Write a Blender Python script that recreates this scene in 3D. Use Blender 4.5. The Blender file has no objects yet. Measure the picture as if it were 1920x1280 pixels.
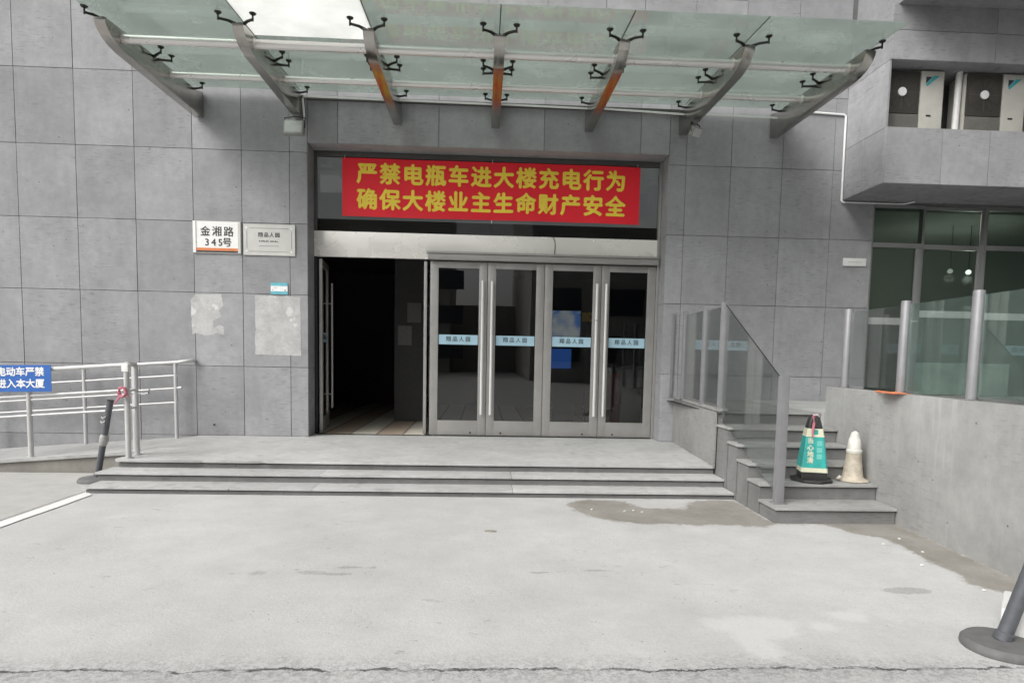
import bpy, bmesh, math, random
from mathutils import Vector, Matrix
R = math.radians
random.seed(7)
sc = bpy.context.scene
COL = sc.collection

# ------------------------------------------------------------------ camera
F_PX, PPY = 1200.0, 762.0
cam_d = bpy.data.cameras.new('camera')
cam = bpy.data.objects.new('camera', cam_d); COL.objects.link(cam)
yaw, pit, rol = R(2.663), R(-4.528), R(1.145)
fwd = Vector((math.sin(yaw)*math.cos(pit), math.cos(yaw)*math.cos(pit), math.sin(pit)))
rt = Vector((math.cos(yaw), -math.sin(yaw), 0)); up = rt.cross(fwd)
r2 = math.cos(rol)*rt + math.sin(rol)*up
u2 = -math.sin(rol)*rt + math.cos(rol)*up
M = Matrix((r2, u2, -fwd)).transposed().to_4x4()
M.translation = Vector((0, -10.1695, 1.3332))
cam.matrix_world = M
cam_d.sensor_width = 36; cam_d.lens = F_PX/1920*36
cam_d.shift_y = (PPY-640)/1920
cam_d.clip_start = .05; cam_d.clip_end = 600
sc.camera = cam

# ------------------------------------------------------------------ sky, sun, exposure
w = bpy.data.worlds.new('World'); sc.world = w; w.use_nodes = True
nt = w.node_tree; bg = nt.nodes['Background']
sky = nt.nodes.new('ShaderNodeTexSky'); sky.sky_type = 'NISHITA'; sky.sun_disc = False
SUN_EL, SUN_AZ = 42, 229      # azimuth: clockwise from +Y; light from behind-left of the camera
sky.sun_elevation = R(SUN_EL); sky.sun_rotation = R(SUN_AZ)
sky.air_density = 1.0; sky.dust_density = 6.0; sky.ozone_density = 1.0
hs = nt.nodes.new('ShaderNodeHueSaturation'); hs.inputs['Saturation'].default_value = .14
nt.links.new(sky.outputs[0], hs.inputs['Color']); nt.links.new(hs.outputs[0], bg.inputs[0])
bg.inputs[1].default_value = .15
sd = bpy.data.lights.new('sun', 'SUN'); sun = bpy.data.objects.new('sun', sd); COL.objects.link(sun)
sd.energy = 1.05; sd.angle = R(45); sd.color = (1, .975, .94)
a, e = R(SUN_AZ), R(SUN_EL)
to_sun = Vector((math.sin(a)*math.cos(e), math.cos(a)*math.cos(e), math.sin(e)))
sun.rotation_euler = to_sun.to_track_quat('Z', 'Y').to_euler()
sc.view_settings.view_transform = 'Standard'; sc.view_settings.look = 'None'
sc.view_settings.gamma = 1; sc.view_settings.exposure = 0.27
sc.render.engine = 'CYCLES'
sc.cycles.use_denoising = True
sc.cycles.max_bounces = 10; sc.cycles.transparent_max_bounces = 24

# ------------------------------------------------------------------ helpers
ORIG = {}
def worig(o):
    v = Vector((0, 0, 0))
    while o is not None:
        v += Vector(ORIG.get(o, (0, 0, 0))); o = o.parent
    return v

class MB:
    def __init__(s): s.v, s.f, s.m = [], [], []
    def add(s, vs, fs, m=0):
        k = len(s.v); s.v += [tuple(p) for p in vs]
        for f in fs: s.f.append(tuple(i+k for i in f)); s.m.append(m)
        return s
    def box(s, x0, x1, y0, y1, z0, z1, m=0):
        vs = [(x, y, z) for z in (z0, z1) for y in (y0, y1) for x in (x0, x1)]
        return s.add(vs, [(0,2,3,1), (4,5,7,6), (0,1,5,4), (2,6,7,3), (0,4,6,2), (1,3,7,5)], m)
    def obox(s, c, sx, sy, sz, rz=0, m=0, mat=None):
        mt = mat or Matrix.Rotation(rz, 3, 'Z'); c = Vector(c)
        vs = [c + mt @ Vector((x*sx/2, y*sy/2, z*sz/2)) for z in (-1, 1) for y in (-1, 1) for x in (-1, 1)]
        return s.add(vs, [(0,2,3,1), (4,5,7,6), (0,1,5,4), (2,6,7,3), (0,4,6,2), (1,3,7,5)], m)
    def prism(s, poly, axis, a0, a1, m=0):
        # poly: 2D points; axis 'x': (y,z); 'y': (x,z); 'z': (x,y)
        def P(p, t):
            return (t, p[0], p[1]) if axis == 'x' else ((p[0], t, p[1]) if axis == 'y' else (p[0], p[1], t))
        n = len(poly)
        vs = [P(p, a0) for p in poly] + [P(p, a1) for p in poly]
        fs = [tuple(range(n))[::-1], tuple(range(n, 2*n))] + [(i, (i+1) % n, n+(i+1) % n, n+i) for i in range(n)]
        return s.add(vs, fs, m)
    def tube(s, pts, r, n=12, m=0, caps=True):
        pts = [Vector(p) for p in pts]; rings = []
        rr = r if isinstance(r, (list, tuple)) else [r]*len(pts)
        for i, p in enumerate(pts):
            d = ((pts[min(i+1, len(pts)-1)] - p).normalized() + (p - pts[max(i-1, 0)]).normalized())
            if d.length < 1e-6: d = Vector((0, 0, 1))
            d.normalize()
            ref = Vector((0, 0, 1)) if abs(d.z) < .9 else Vector((1, 0, 0))
            a1 = d.cross(ref).normalized(); b1 = d.cross(a1)
            rings.append([p + rr[i]*(math.cos(t)*a1 + math.sin(t)*b1) for t in (2*math.pi*k/n for k in range(n))])
        vs = [q for g in rings for q in g]; fs = []
        for i in range(len(pts)-1):
            for k in range(n):
                fs.append((i*n+k, i*n+(k+1) % n, (i+1)*n+(k+1) % n, (i+1)*n+k))
        if caps: fs += [tuple(range(n))[::-1], tuple((len(pts)-1)*n+k for k in range(n))]
        return s.add(vs, fs, m)
    def lathe(s, prof, c, n=32, m=0, mats=None):
        vs = []; fs = []
        for r, z in prof: vs += [(c[0]+r*math.cos(2*math.pi*k/n), c[1]+r*math.sin(2*math.pi*k/n), c[2]+z) for k in range(n)]
        for i in range(len(prof)-1):
            g = [(i*n+k, i*n+(k+1) % n, (i+1)*n+(k+1) % n, (i+1)*n+k) for k in range(n)]
            s.add([], [], 0); fs.append((g, mats[i] if mats else m))
        k0 = len(s.v); s.v += vs
        for g, mm in fs:
            for f in g: s.f.append(tuple(j+k0 for j in f)); s.m.append(mm)
        s.f.append(tuple(k0+k for k in range(n))[::-1]); s.m.append(mats[0] if mats else m)
        s.f.append(tuple(k0+(len(prof)-1)*n+k for k in range(n))); s.m.append(mats[-1] if mats else m)
        return s
    def build(s, name, mats, parent=None, bevel=0, smooth=False, segs=2):
        if not isinstance(mats, (list, tuple)): mats = [mats]
        me = bpy.data.meshes.new(name)
        o = bpy.data.objects.new(name, me); COL.objects.link(o)
        off = Vector((0, 0, 0))
        if parent is not None:
            o.parent = parent; off = worig(parent); ORIG[o] = (0, 0, 0)
        else:
            xs = [p[0] for p in s.v]; ys = [p[1] for p in s.v]; zs = [p[2] for p in s.v]
            off = Vector(((min(xs)+max(xs))/2, (min(ys)+max(ys))/2, min(zs)))
            o.location = off; ORIG[o] = tuple(off)
        me.from_pydata([(p[0]-off.x, p[1]-off.y, p[2]-off.z) for p in s.v], [], s.f)
        for q, mi in zip(me.polygons, s.m): q.material_index = mi
        for mt in mats: me.materials.append(mt)
        bm = bmesh.new(); bm.from_mesh(me)
        bmesh.ops.recalc_face_normals(bm, faces=bm.faces)
        if bevel:
            ed = [x for x in bm.edges if len(x.link_faces) == 2 and x.calc_face_angle(0) > R(35)]
            bmesh.ops.bevel(bm, geom=ed, offset=bevel, segments=segs, profile=.7, affect='EDGES', clamp_overlap=True)
        bm.to_mesh(me); bm.free()
        if smooth or bevel:
            me.polygons.foreach_set('use_smooth', [True]*len(me.polygons))
            me.set_sharp_from_angle(angle=R(40))
        me.update()
        return o

def text_into(mb, s, size, pos, m=0, ext=.002, off=0.0, pitch=None, squash=1.0, normal='-y', rot=None):
    """lettering; one character at a time on a fixed pitch, centred on pos, facing the camera side (-y)"""
    chars = [s] if pitch is None else list(s)
    for i, ch in enumerate(chars):
        cu = bpy.data.curves.new('t', 'FONT'); cu.body = ch; cu.size = size
        cu.align_x = 'CENTER'; cu.align_y = 'CENTER'; cu.extrude = ext
        cu.resolution_u = 3
        ob = bpy.data.objects.new('t', cu); COL.objects.link(ob)
        dg = bpy.context.evaluated_depsgraph_get(); dg.update()
        me = bpy.data.meshes.new_from_object(ob.evaluated_get(dg))
        dx = 0 if pitch is None else (i-(len(chars)-1)/2)*pitch
        vs = []
        for v in me.vertices:
            p = Vector((v.co.x*squash + dx, -v.co.z, v.co.y))
            if rot is not None: p = rot @ p
            vs.append(p + Vector(pos))
        fs = [tuple(q.vertices) for q in me.polygons]
        copies = [(0, 0)] if off <= 0 else [(off, 0), (-off, 0), (0, off), (0, -off)]
        for j, (ox, oz) in enumerate(copies):
            sh = Vector((ox, -.0004*j, oz))
            if rot is not None: sh = rot @ sh
            mb.add([v + sh for v in vs], fs, m)
        bpy.data.objects.remove(ob); bpy.data.meshes.remove(me); bpy.data.curves.remove(cu)
    return mb

def thing(name, loc, label, cat, group=None):
    o = bpy.data.objects.new(name, None); COL.objects.link(o); o.location = loc; ORIG[o] = tuple(loc)
    o.empty_display_size = .2
    return tag(o, label, cat, group)
def tag(o, label, cat, group=None, kind=None):
    o['label'] = label; o['category'] = cat
    if group: o['group'] = group
    if kind: o['kind'] = kind
    return o
def struct(o): o['kind'] = 'structure'; return o

# ------------------------------------------------------------------ materials
class NT:
    def __init__(s, name):
        s.mat = bpy.data.materials.new(name); s.mat.use_nodes = True
        s.t = s.mat.node_tree; s.b = s.t.nodes['Principled BSDF']; s.out = s.t.nodes['Material Output']
        s.geo = s.t.nodes.new('ShaderNodeNewGeometry')
    def n(s, typ, **kw):
        x = s.t.nodes.new('ShaderNode'+typ)
        for k, v in kw.items():
            if k in x.inputs: x.inputs[k].default_value = v
            else: setattr(x, k, v)
        return x
    def l(s, a, b): s.t.links.new(a, b)
    def coord(s, scale=(1, 1, 1), rot=(0, 0, 0), loc=(0, 0, 0)):
        m = s.n('Mapping'); m.inputs['Scale'].default_value = scale; m.inputs['Rotation'].default_value = rot; m.inputs['Location'].default_value = loc
        s.l(s.geo.outputs['Position'], m.inputs[0]); return m.outputs[0]
    def noise(s, scale, detail=4, rough=.55, vec=None, dist=0):
        x = s.n('TexNoise'); x.inputs['Scale'].default_value = scale; x.inputs['Detail'].default_value = detail
        x.inputs['Roughness'].default_value = rough; x.inputs['Distortion'].default_value = dist
        s.l(vec if vec is not None else s.geo.outputs['Position'], x.inputs['Vector']); return x.outputs['Fac']
    def ramp(s, fac, stops):
        x = s.n('ValToRGB'); el = x.color_ramp.elements
        while len(el) < len(stops): el.new(.5)
        for q, (p, c) in zip(el, stops):
            q.position = p; q.color = (c, c, c, 1) if isinstance(c, (int, float)) else (*c, 1)
        s.l(fac, x.inputs[0]); return x.outputs[0]
    def mix(s, fac, a, b, mode='MIX'):
        x = s.n('Mix'); x.data_type = 'RGBA'; x.blend_type = mode
        for v, i in ((fac, 0), (a, 6), (b, 7)):
            if isinstance(v, (int, float)): x.inputs[i].default_value = v if i == 0 else (v, v, v, 1)
            elif isinstance(v, tuple): x.inputs[i].default_value = (*v, 1)
            else: s.l(v, x.inputs[i])
        return x.outputs[2]
    def math(s, op, a, b=0.0, c=0.0):
        x = s.n('Math'); x.operation = op
        for i, v in enumerate((a, b, c)):
            if isinstance(v, (int, float)): x.inputs[i].default_value = v
            else: s.l(v, x.inputs[i])
        return x.outputs[0]
    def bump(s, h, strength=.3, dist=.01):
        x = s.n('Bump'); x.inputs['Strength'].default_value = strength; x.inputs['Distance'].default_value = dist
        s.l(h, x.inputs['Height']); s.l(x.outputs[0], s.b.inputs['Normal'])
    def col(s, c):
        if isinstance(c, tuple): s.b.inputs['Base Color'].default_value = (*c, 1)
        else: s.l(c, s.b.inputs['Base Color'])
    def rough(s, r):
        if isinstance(r, (int, float)): s.b.inputs['Roughness'].default_value = r
        else: s.l(r, s.b.inputs['Roughness'])

def stone(name, c, var=.10, marks=.35, scale=1.0, drips=0):
    k = NT(name)
    g = k.n('NewGeometry')
    isl = k.ramp(g.outputs['Random Per Island'], [(0, 1-var), (1, 1+var)])
    big = k.ramp(k.noise(1.3*scale, 6, .65), [(.25, .80), (.75, 1.14)])
    mid = k.ramp(k.noise(8*scale, 7, .7), [(.25, .86), (.75, 1.10)])
    fine = k.ramp(k.noise(160, 3, .6), [(.3, .93), (.7, 1.07)])
    x = k.mix(1, c, isl, 'MULTIPLY'); x = k.mix(1, x, big, 'MULTIPLY'); x = k.mix(1, x, mid, 'MULTIPLY'); x = k.mix(1, x, fine, 'MULTIPLY')
    # short horizontal tooling scratches and pits that belong to the stone
    sv = k.coord((6, 6, 42))
    sm = k.math('MULTIPLY', k.ramp(k.noise(1.1, 2, .5, sv), [(.58, 0), (.66, 1)]), k.ramp(k.noise(.9, 3, .6), [(.44, 0), (.58, 1)]))
    x = k.mix(k.math('MULTIPLY', sm, marks), x, k.mix(1, x, .45, 'MULTIPLY'))
    pit = k.n('TexVoronoi'); pit.inputs['Scale'].default_value = 7; k.l(k.geo.outputs['Position'], pit.inputs['Vector'])
    pm = k.math('MULTIPLY', k.ramp(pit.outputs['Distance'], [(.05, 1), (.085, 0)]), k.ramp(k.noise(2.2, 2), [(.5, 0), (.58, 1)]))
    x = k.mix(k.math('MULTIPLY', pm, .75), x, .05)
    # runs of grime down the face
    st = k.ramp(k.noise(1.0, 4, .6, k.coord((5, 5, .35))), [(.5, 0), (.8, 1)])
    x = k.mix(k.math('MULTIPLY', st, .22), x, k.mix(1, x, .55, 'MULTIPLY'))
    if drips:
        dr = k.math('MULTIPLY', k.ramp(k.noise(1.0, 5, .65, k.coord((11, 11, .55))), [(.58, 0), (.70, 1)]), k.ramp(k.noise(1.4, 3), [(.42, 0), (.62, 1)]))
        x = k.mix(k.math('MULTIPLY', dr, drips), x, (.52, .52, .51))
    k.col(x); k.rough(.82); k.b.inputs['Specular IOR Level'].default_value = .3
    k.bump(k.math('ADD', k.noise(140, 3), k.math('MULTIPLY', pm, -.8)), .18, .004)
    return k.mat

def plain(name, c, rough=.5, metal=0, noise=.12, nscale=14, bump=.05, spec=.5, coat=0):
    k = NT(name)
    v = k.ramp(k.noise(nscale, 5, .6), [(.25, 1-noise), (.75, 1+noise)])
    k.col(k.mix(1, c, v, 'MULTIPLY'))
    k.rough(k.ramp(k.noise(nscale*2, 3), [(.3, max(.02, rough-.07)), (.7, min(1, rough+.07))]))
    k.b.inputs['Metallic'].default_value = metal; k.b.inputs['Specular IOR Level'].default_value = spec
    k.b.inputs['Coat Weight'].default_value = coat
    if bump: k.bump(k.noise(90, 2), bump, .002)
    return k.mat

def brushed(name, c, rough, axis='z', grime=.15):
    k = NT(name)
    sc_ = {'z': (220, 220, 2), 'x': (2, 220, 220), 'y': (220, 2, 220)}[axis]
    br = k.noise(1, 2, .5, k.coord(sc_))
    gr = k.ramp(k.noise(3.5, 5, .65), [(.3, 1-grime), (.7, 1)])
    k.col(k.mix(1, k.mix(1, c, gr, 'MULTIPLY'), k.ramp(br, [(.3, .93), (.7, 1.05)]), 'MULTIPLY'))
    k.rough(k.ramp(k.noise(5, 4), [(.3, rough-.06), (.7, rough+.08)]))
    k.b.inputs['Metallic'].default_value = 1
    k.bump(br, .04, .001)
    return k.mat

def glass(name, tint, dust=(0, (.5, .5, .5)), rough=.02, ior=1.5, refl=1.0, dscale=2.0):
    k = NT(name); k.t.nodes.remove(k.b)
    tr = k.n('BsdfTransparent'); tr.inputs[0].default_value = (*tint, 1)
    gl = k.n('BsdfGlossy'); gl.inputs['Roughness'].default_value = rough
    fr = k.n('Fresnel'); fr.inputs[0].default_value = ior
    wv = k.n('Bump'); wv.inputs['Strength'].default_value = .012; wv.inputs['Distance'].default_value = .05
    k.l(k.noise(1.6, 1), wv.inputs['Height']); k.l(wv.outputs[0], gl.inputs['Normal'])
    m1 = k.n('MixShader'); k.l(k.math('MULTIPLY', fr.outputs[0], refl), m1.inputs[0]); k.l(tr.outputs[0], m1.inputs[1]); k.l(gl.outputs[0], m1.inputs[2])
    last = m1.outputs[0]
    if dust[0] > 0:
        di = k.n('BsdfDiffuse'); di.inputs[0].default_value = (*dust[1], 1)
        tl = k.n('BsdfTranslucent'); tl.inputs[0].default_value = (*dust[1], 1)
        m2 = k.n('MixShader'); m2.inputs[0].default_value = .6; k.l(di.outputs[0], m2.inputs[1]); k.l(tl.outputs[0], m2.inputs[2])
        m3 = k.n('MixShader')
        k.l(k.ramp(k.noise(dscale, 6, .65), [(.3, dust[0]*.55), (.75, dust[0]*1.5)]), m3.inputs[0])
        k.l(last, m3.inputs[1]); k.l(m2.outputs[0], m3.inputs[2]); last = m3.outputs[0]
    k.l(last, k.out.inputs[0])
    return k.mat

def emit(name, c, s):
    k = NT(name); k.t.nodes.remove(k.b); x = k.n('Emission'); x.inputs[0].default_value = (*c, 1); x.inputs[1].default_value = s
    k.l(x.outputs[0], k.out.inputs[0]); return k.mat

STONE = stone('grey_granite_cladding', (.318, .322, .330), .10, .38)
JOINT = plain('dark_joint_backing', (.15, .15, .15), .95, noise=.2, bump=.1)
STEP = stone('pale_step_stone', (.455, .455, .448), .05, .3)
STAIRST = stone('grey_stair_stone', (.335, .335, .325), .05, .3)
CHEEK = stone('cheek_render', (.275, .275, .268), .02, .3, .8)
GAP = plain('painted_gap_shade', (.03, .03, .03), .9)  # near-black colour paints the shade under the step nosings
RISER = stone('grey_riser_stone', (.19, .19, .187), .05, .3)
RENDER = stone('grey_rendered_concrete', (.345, .345, .335), .02, .25, .8, .4)
STEEL = brushed('brushed_stainless', (.62, .60, .57), .34, 'z')
STEELX = plain('satin_stainless_sheet', (.92, .89, .84), .26, .25, .02, 1.2, 0)
BEAMST = brushed('polished_canopy_steel', (.50, .48, .45), .20, 'y', .22)
TUBEST = plain('satin_tube_steel', (.76, .74, .72), .32, .6, .05, 2, 0)
DOORAL = plain('door_aluminium', (.40, .39, .375), .38, .55, .08, 6, .02)
HANDST = plain('door_handle_steel', (.72, .72, .71), .34, .3, .03, 3, 0)
DARKMET = plain('dark_spider_metal', (.035, .035, .033), .45, .6, .2)
FRAMEAL = plain('window_aluminium', (.33, .335, .33), .42, .5, .08, 6, .02)
RAILST = plain('pale_railing_steel', (.54, .54, .535), .36, .2, .08, 5, 0)
POSTST = plain('grey_balustrade_post', (.24, .24, .248), .42, .15, .10, 10, .03)
CGLASS = glass('green_canopy_glass', (.80, .865, .83), (.25, (.64, .70, .66)), .04, 1.5, .8, 1.3)
DGLASS = glass('dark_door_glass', (.66, .67, .66), (.0, (.2, .2, .2)), .01, 1.55, 1.6)
TGLASS = glass('transom_glass', (.40, .41, .40), (.10, (.16, .16, .15)), .02, 1.5, 1.0)
BGLASS = glass('balustrade_glass', (.955, .97, .965), (.035, (.6, .65, .63)), .02, 1.5, .6)
WGLASS = glass('green_window_glass', (.52, .59, .545), (.15, (.20, .24, .215)), .02, 1.5, .9)
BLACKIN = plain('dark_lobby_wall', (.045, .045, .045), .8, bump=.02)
WHITE = plain('white_enamel', (.78, .78, .76), .4, 0, .05, 8, .02)
WHITEPL = plain('white_plastic', (.72, .72, .70), .42, 0, .06, 8, .02)
CONDUIT = plain('white_conduit', (.80, .80, .79), .45, 0, .06, 10, .02)
BLACKPL = plain('black_plastic', (.025, .025, .025), .45, 0, .2)
DARKPOST = plain('grey_bollard_plastic', (.085, .09, .10), .5, 0, .2, 20, .06)
RUBBER = plain('grey_rubber_base', (.13, .13, .128), .75, 0, .2, 18, .12)
RED = plain('banner_red', (.84, .013, .03), .55, 0, .06, 3, .04)
GOLD = plain('banner_yellow', (.95, .71, .07), .5, 0, .06, 20, .02)
INK = plain('dark_ink', (.03, .03, .03), .6)
ORANGE = plain('orange_stripe', (.62, .20, .07), .5)
BLUE = plain('sign_blue', (.028, .13, .44), .42, 0, .08, 3, .02)
SIGNW = plain('sign_white', (.82, .82, .82), .45)
PLAQ = plain('satin_plaque', (.55, .55, .52), .38, .15, .06, 5, .02)
LBLUE = plain('pale_blue_film', (.36, .54, .64), .5, 0, .08, 6, .0)
CYAN = plain('cyan_plate', (.14, .46, .55), .4)
TEAL = plain('teal_sleeve', (.04, .38, .345), .42, 0, .22, 16, .08)
TEALP = plain('pale_teal_print', (.17, .52, .47), .45, 0, .1)
CREAM = plain('cream_print', (.66, .66, .50), .45, 0, .12, 30)
PINK = plain('pink_ribbon', (.52, .17, .22), .5, 0, .2, 30)
PAPER = None
FADED = plain('faded_cone_plastic', (.46, .41, .33), .6, 0, .28, 16, .12)
FADEDW = plain('faded_cone_top', (.62, .61, .56), .55, 0, .12, 9, .08)
ORCLOTH = plain('orange_plastic_sheet', (.58, .20, .10), .55, 0, .2, 20)

def mk_paper():
    k = NT('torn_paper_residue')
    n1 = k.noise(5, 8, .75); n2 = k.noise(60, 5, .75)
    x = k.mix(k.ramp(n1, [(.40, 0), (.60, 1)]), (.40, .40, .395), (.52, .52, .51))
    x = k.mix(k.ramp(k.noise(1.2, 6, .7, k.coord((14, 14, 22))), [(.60, 0), (.70, .6)]), x, (.30, .30, .29))
    x = k.mix(k.ramp(k.noise(1.0, 5, .7, k.coord((30, 30, 3))), [(.66, 0), (.72, .5)]), x, (.24, .24, .235))
    x = k.mix(k.ramp(k.noise(3.2, 3, .6), [(.60, 0), (.64, .8)]), x, (.66, .66, .65))
    k.col(k.mix(1, x, k.ramp(n2, [(.3, .9), (.7, 1.08)]), 'MULTIPLY')); k.rough(.85); k.bump(n1, .12, .003); return k.mat
PAPER = mk_paper()

def mk_ground():
    k = NT('worn_concrete_ground')
    pos = k.geo.outputs['Position']
    big = k.ramp(k.noise(.45, 6, .65), [(.25, .86), (.75, 1.08)])
    mid = k.ramp(k.noise(2.6, 8, .72), [(.25, .87), (.75, 1.08)])
    fine = k.ramp(k.noise(85, 6, .8), [(.28, .78), (.45, .98), (.75, 1.10)])
    x = k.mix(1, (.53, .53, .522), big, 'MULTIPLY'); x = k.mix(1, x, mid, 'MULTIPLY'); x = k.mix(1, x, fine, 'MULTIPLY')
    gr_ = k.math('MULTIPLY', k.ramp(k.noise(120, 3, .7), [(.57, 0), (.68, 1)]), k.ramp(k.noise(1.1, 5, .65), [(.35, .25), (.65, 1)]))
    x = k.mix(k.math('MULTIPLY', gr_, .55), x, k.mix(1, x, .45, 'MULTIPLY'))
    # shallow chipped flakes
    fl = k.math('MULTIPLY', k.ramp(k.noise(5.5, 6, .65, k.coord((1, 2.0, 1))), [(.625, 0), (.66, 1)]), k.ramp(k.noise(.8, 3), [(.50, 0), (.62, 1)]))
    x = k.mix(k.math('MULTIPLY', fl, .6), x, k.mix(1, x, .6, 'MULTIPLY'))
    vo = k.n('TexVoronoi'); vo.inputs['Scale'].default_value = 13; k.l(pos, vo.inputs['Vector'])
    sp = k.math('MULTIPLY', k.ramp(vo.outputs['Distance'], [(.05, 1), (.11, 0)]), k.ramp(k.noise(1.7, 3), [(.47, 0), (.57, 1)]))
    x = k.mix(k.math('MULTIPLY', sp, .6), x, .14)
    # the broken joint that runs along the kerb side, close to the camera
    xyz = k.n('SeparateXYZ'); k.l(pos, xyz.inputs[0])
    lx = k.coord((1, 0, 0))
    wob = k.math('MULTIPLY', k.math('SUBTRACT', k.noise(1.6, 8, .72, lx), .5), .26)
    d = k.math('ADD', k.math('ADD', xyz.outputs['Y'], 6.985), wob)
    wv_ = k.math('MULTIPLY', k.noise(9, 4, .7), .05)
    near = k.math('LESS_THAN', k.math('ABSOLUTE', d), k.math('MAXIMUM', k.math('SUBTRACT', wv_, .014), .002))
    brk = k.ramp(k.noise(5, 6, .75), [(.40, .15), (.52, 1)])
    cr = k.math('MULTIPLY', near, brk)
    rub = k.math('MULTIPLY', k.ramp(k.math('ABSOLUTE', k.math('ADD', d, .02)), [(.02, 1), (.24, 0)]), k.ramp(k.noise(30, 7, .8), [(.44, 0), (.58, 1)]))
    x = k.mix(k.math('MULTIPLY', rub, .7), x, k.mix(1, x, .5, 'MULTIPLY'))
    x = k.mix(k.math('MULTIPLY', cr, .85), x, .05)
    beyond = k.ramp(d, [(0, 1), (.01, 0)])
    x = k.mix(k.math('MULTIPLY', beyond, .35), x, k.mix(1, x, k.ramp(k.noise(45, 6, .75), [(.3, .62), (.7, 1.0)]), 'MULTIPLY'))
    def fld(nm, wob, soft, nsc):
        at = k.n('Attribute'); at.attribute_name = nm
        v = k.math('ADD', at.outputs['Fac'], k.math('MULTIPLY', k.math('SUBTRACT', k.noise(nsc, 8, .72), .5), wob))
        mr = k.n('MapRange'); mr.interpolation_type = 'SMOOTHSTEP'
        mr.inputs['From Min'].default_value = soft; mr.inputs['From Max'].default_value = -soft
        k.l(v, mr.inputs['Value']); return mr.outputs[0]
    wd = fld('worn', .22, .05, 7); x = k.mix(k.math('MULTIPLY', wd, .55), x, (.62, .62, .61))
    cp = fld('chip', .10, .012, 22); x = k.mix(k.math('MULTIPLY', cp, .62), x, k.mix(1, x, k.ramp(k.noise(60, 5, .75), [(.3, .42), (.7, .75)]), 'MULTIPLY'))
    dm = fld('damp', .34, .035, 9); dk = k.mix(k.ramp(k.noise(2.4, 7, .68), [(.35, 0), (.7, 1)]), (.225, .208, .178), (.33, .315, .285))
    dk = k.mix(1, dk, k.ramp(k.noise(60, 5, .75), [(.3, .85), (.7, 1.12)]), 'MULTIPLY')
    x = k.mix(k.math('MULTIPLY', dm, .93), x, dk)
    k.col(x); k.rough(k.ramp(dm, [(0, .88), (1, .55)])); k.b.inputs['Specular IOR Level'].default_value = .25
    h = k.math('ADD', k.math('MULTIPLY', k.noise(60, 5, .7), .5), k.math('ADD', k.math('MULTIPLY', k.noise(14, 8, .75), .55), k.math('MULTIPLY', k.math('ADD', cr, k.math('ADD', fl, sp)), -.7)))
    k.bump(h, .38, .012)
    return k.mat
GROUND = mk_ground()

def patchmat(name, c, rough, nz=.15, spec=.4):
    k = NT(name)
    v = k.ramp(k.noise(4, 7, .7), [(.25, 1-nz), (.75, 1+nz)]); f = k.ramp(k.noise(80, 4, .7), [(.3, .9), (.7, 1.08)])
    k.col(k.mix(1, k.mix(1, c, v, 'MULTIPLY'), f, 'MULTIPLY')); k.rough(rough); k.b.inputs['Specular IOR Level'].default_value = spec
    k.bump(k.noise(60, 5, .7), .25, .01); return k.mat
DAMP = patchmat('damp_concrete', (.27, .258, .235), .6, .25)
WORN = patchmat('bleached_concrete', (.545, .545, .535), .85, .08)
SLAB = patchmat('beige_drive_slab', (.45, .445, .425), .85, .12)
LINE = patchmat('white_road_paint', (.76, .76, .74), .7, .07)

def mk_floor():
    k = NT('lobby_banded_floor')
    xyz = k.n('SeparateXYZ'); k.l(k.geo.outputs['Position'], xyz.inputs[0])
    u = k.math('MULTIPLY', k.math('ADD', xyz.outputs['X'], 10.03), 1/.435)
    fr = k.math('FRACT', u); wn = k.n('TexWhiteNoise'); wn.noise_dimensions = '1D'; k.l(k.math('FLOOR', u), wn.inputs['W'])
    x = k.mix(k.ramp(wn.outputs['Value'], [(.45, 0), (.9, 1)]), (.74, .69, .60), (.50, .38, .29))
    x = k.mix(k.ramp(fr, [(.02, 1), (.11, 0)]), x, (.10, .09, .08))
    k.col(k.mix(1, x, k.ramp(k.noise(6, 4), [(.3, .9), (.7, 1.1)]), 'MULTIPLY')); k.rough(.35); return k.mat
FLOOR = mk_floor()

# ------------------------------------------------------------------ ground
def gz(x):
    return -.28 if x > -4.35 else (-.28 - .07*min(1, (-4.35-x)/.9))
Z0 = -.28
def ragged(poly, amp, step, seed):
    rd = random.Random(seed); out = []
    for i, p in enumerate(poly):
        q = poly[(i+1) % len(poly)]; L = math.dist(p, q); k = max(1, int(L/step))
        for j in range(k):
            t = j/k; f = amp if 0 < i < 99 else amp
            out.append((p[0]+(q[0]-p[0])*t + rd.uniform(-f, f), p[1]+(q[1]-p[1])*t + rd.uniform(-f, f)))
    return out
def sheet(name, poly, z, m, fz=None):
    b = MB(); k = len(poly)
    b.add([(p[0], p[1], (fz(p[0]) if fz else 0) + z) for p in poly], [tuple(range(k))])
    o = b.build(name, m)
    bm = bmesh.new(); bm.from_mesh(o.data); bmesh.ops.triangulate(bm, faces=bm.faces)
    for f in bm.faces:
        if f.normal.z < 0: f.normal_flip()
    bm.to_mesh(o.data); bm.free()
    return struct(o)
damp = [(.93, -3.30), (.99, -3.55), (1.10, -3.78), (1.25, -3.93), (1.55, -4.08), (1.8, -4.05), (2.07, -4.11), (2.30, -4.09), (2.5, -4.12), (2.75, -4.17),
        (2.95, -4.06), (3.2, -4.02), (3.42, -4.03), (3.53, -4.34), (3.74, -4.50), (3.70, -5.0), (3.68, -5.19), (3.72, -5.48), (3.60, -5.72), (3.79, -5.9), (3.7, -6.6), (3.75, -8),
        (3.95, -8), (4.0, -6.5), (4.09, -5.5), (4.2, -4.0), (4.2, -3.95), (2.93, -3.95), (2.93, -3.02), (2.6, -3.0)]
damp += [(2.35, -3.12), (2.2, -3.45), (1.75, -3.4), (1.6, -3.1), (1.2, -3.02), (1.05, -3.12)]
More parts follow.
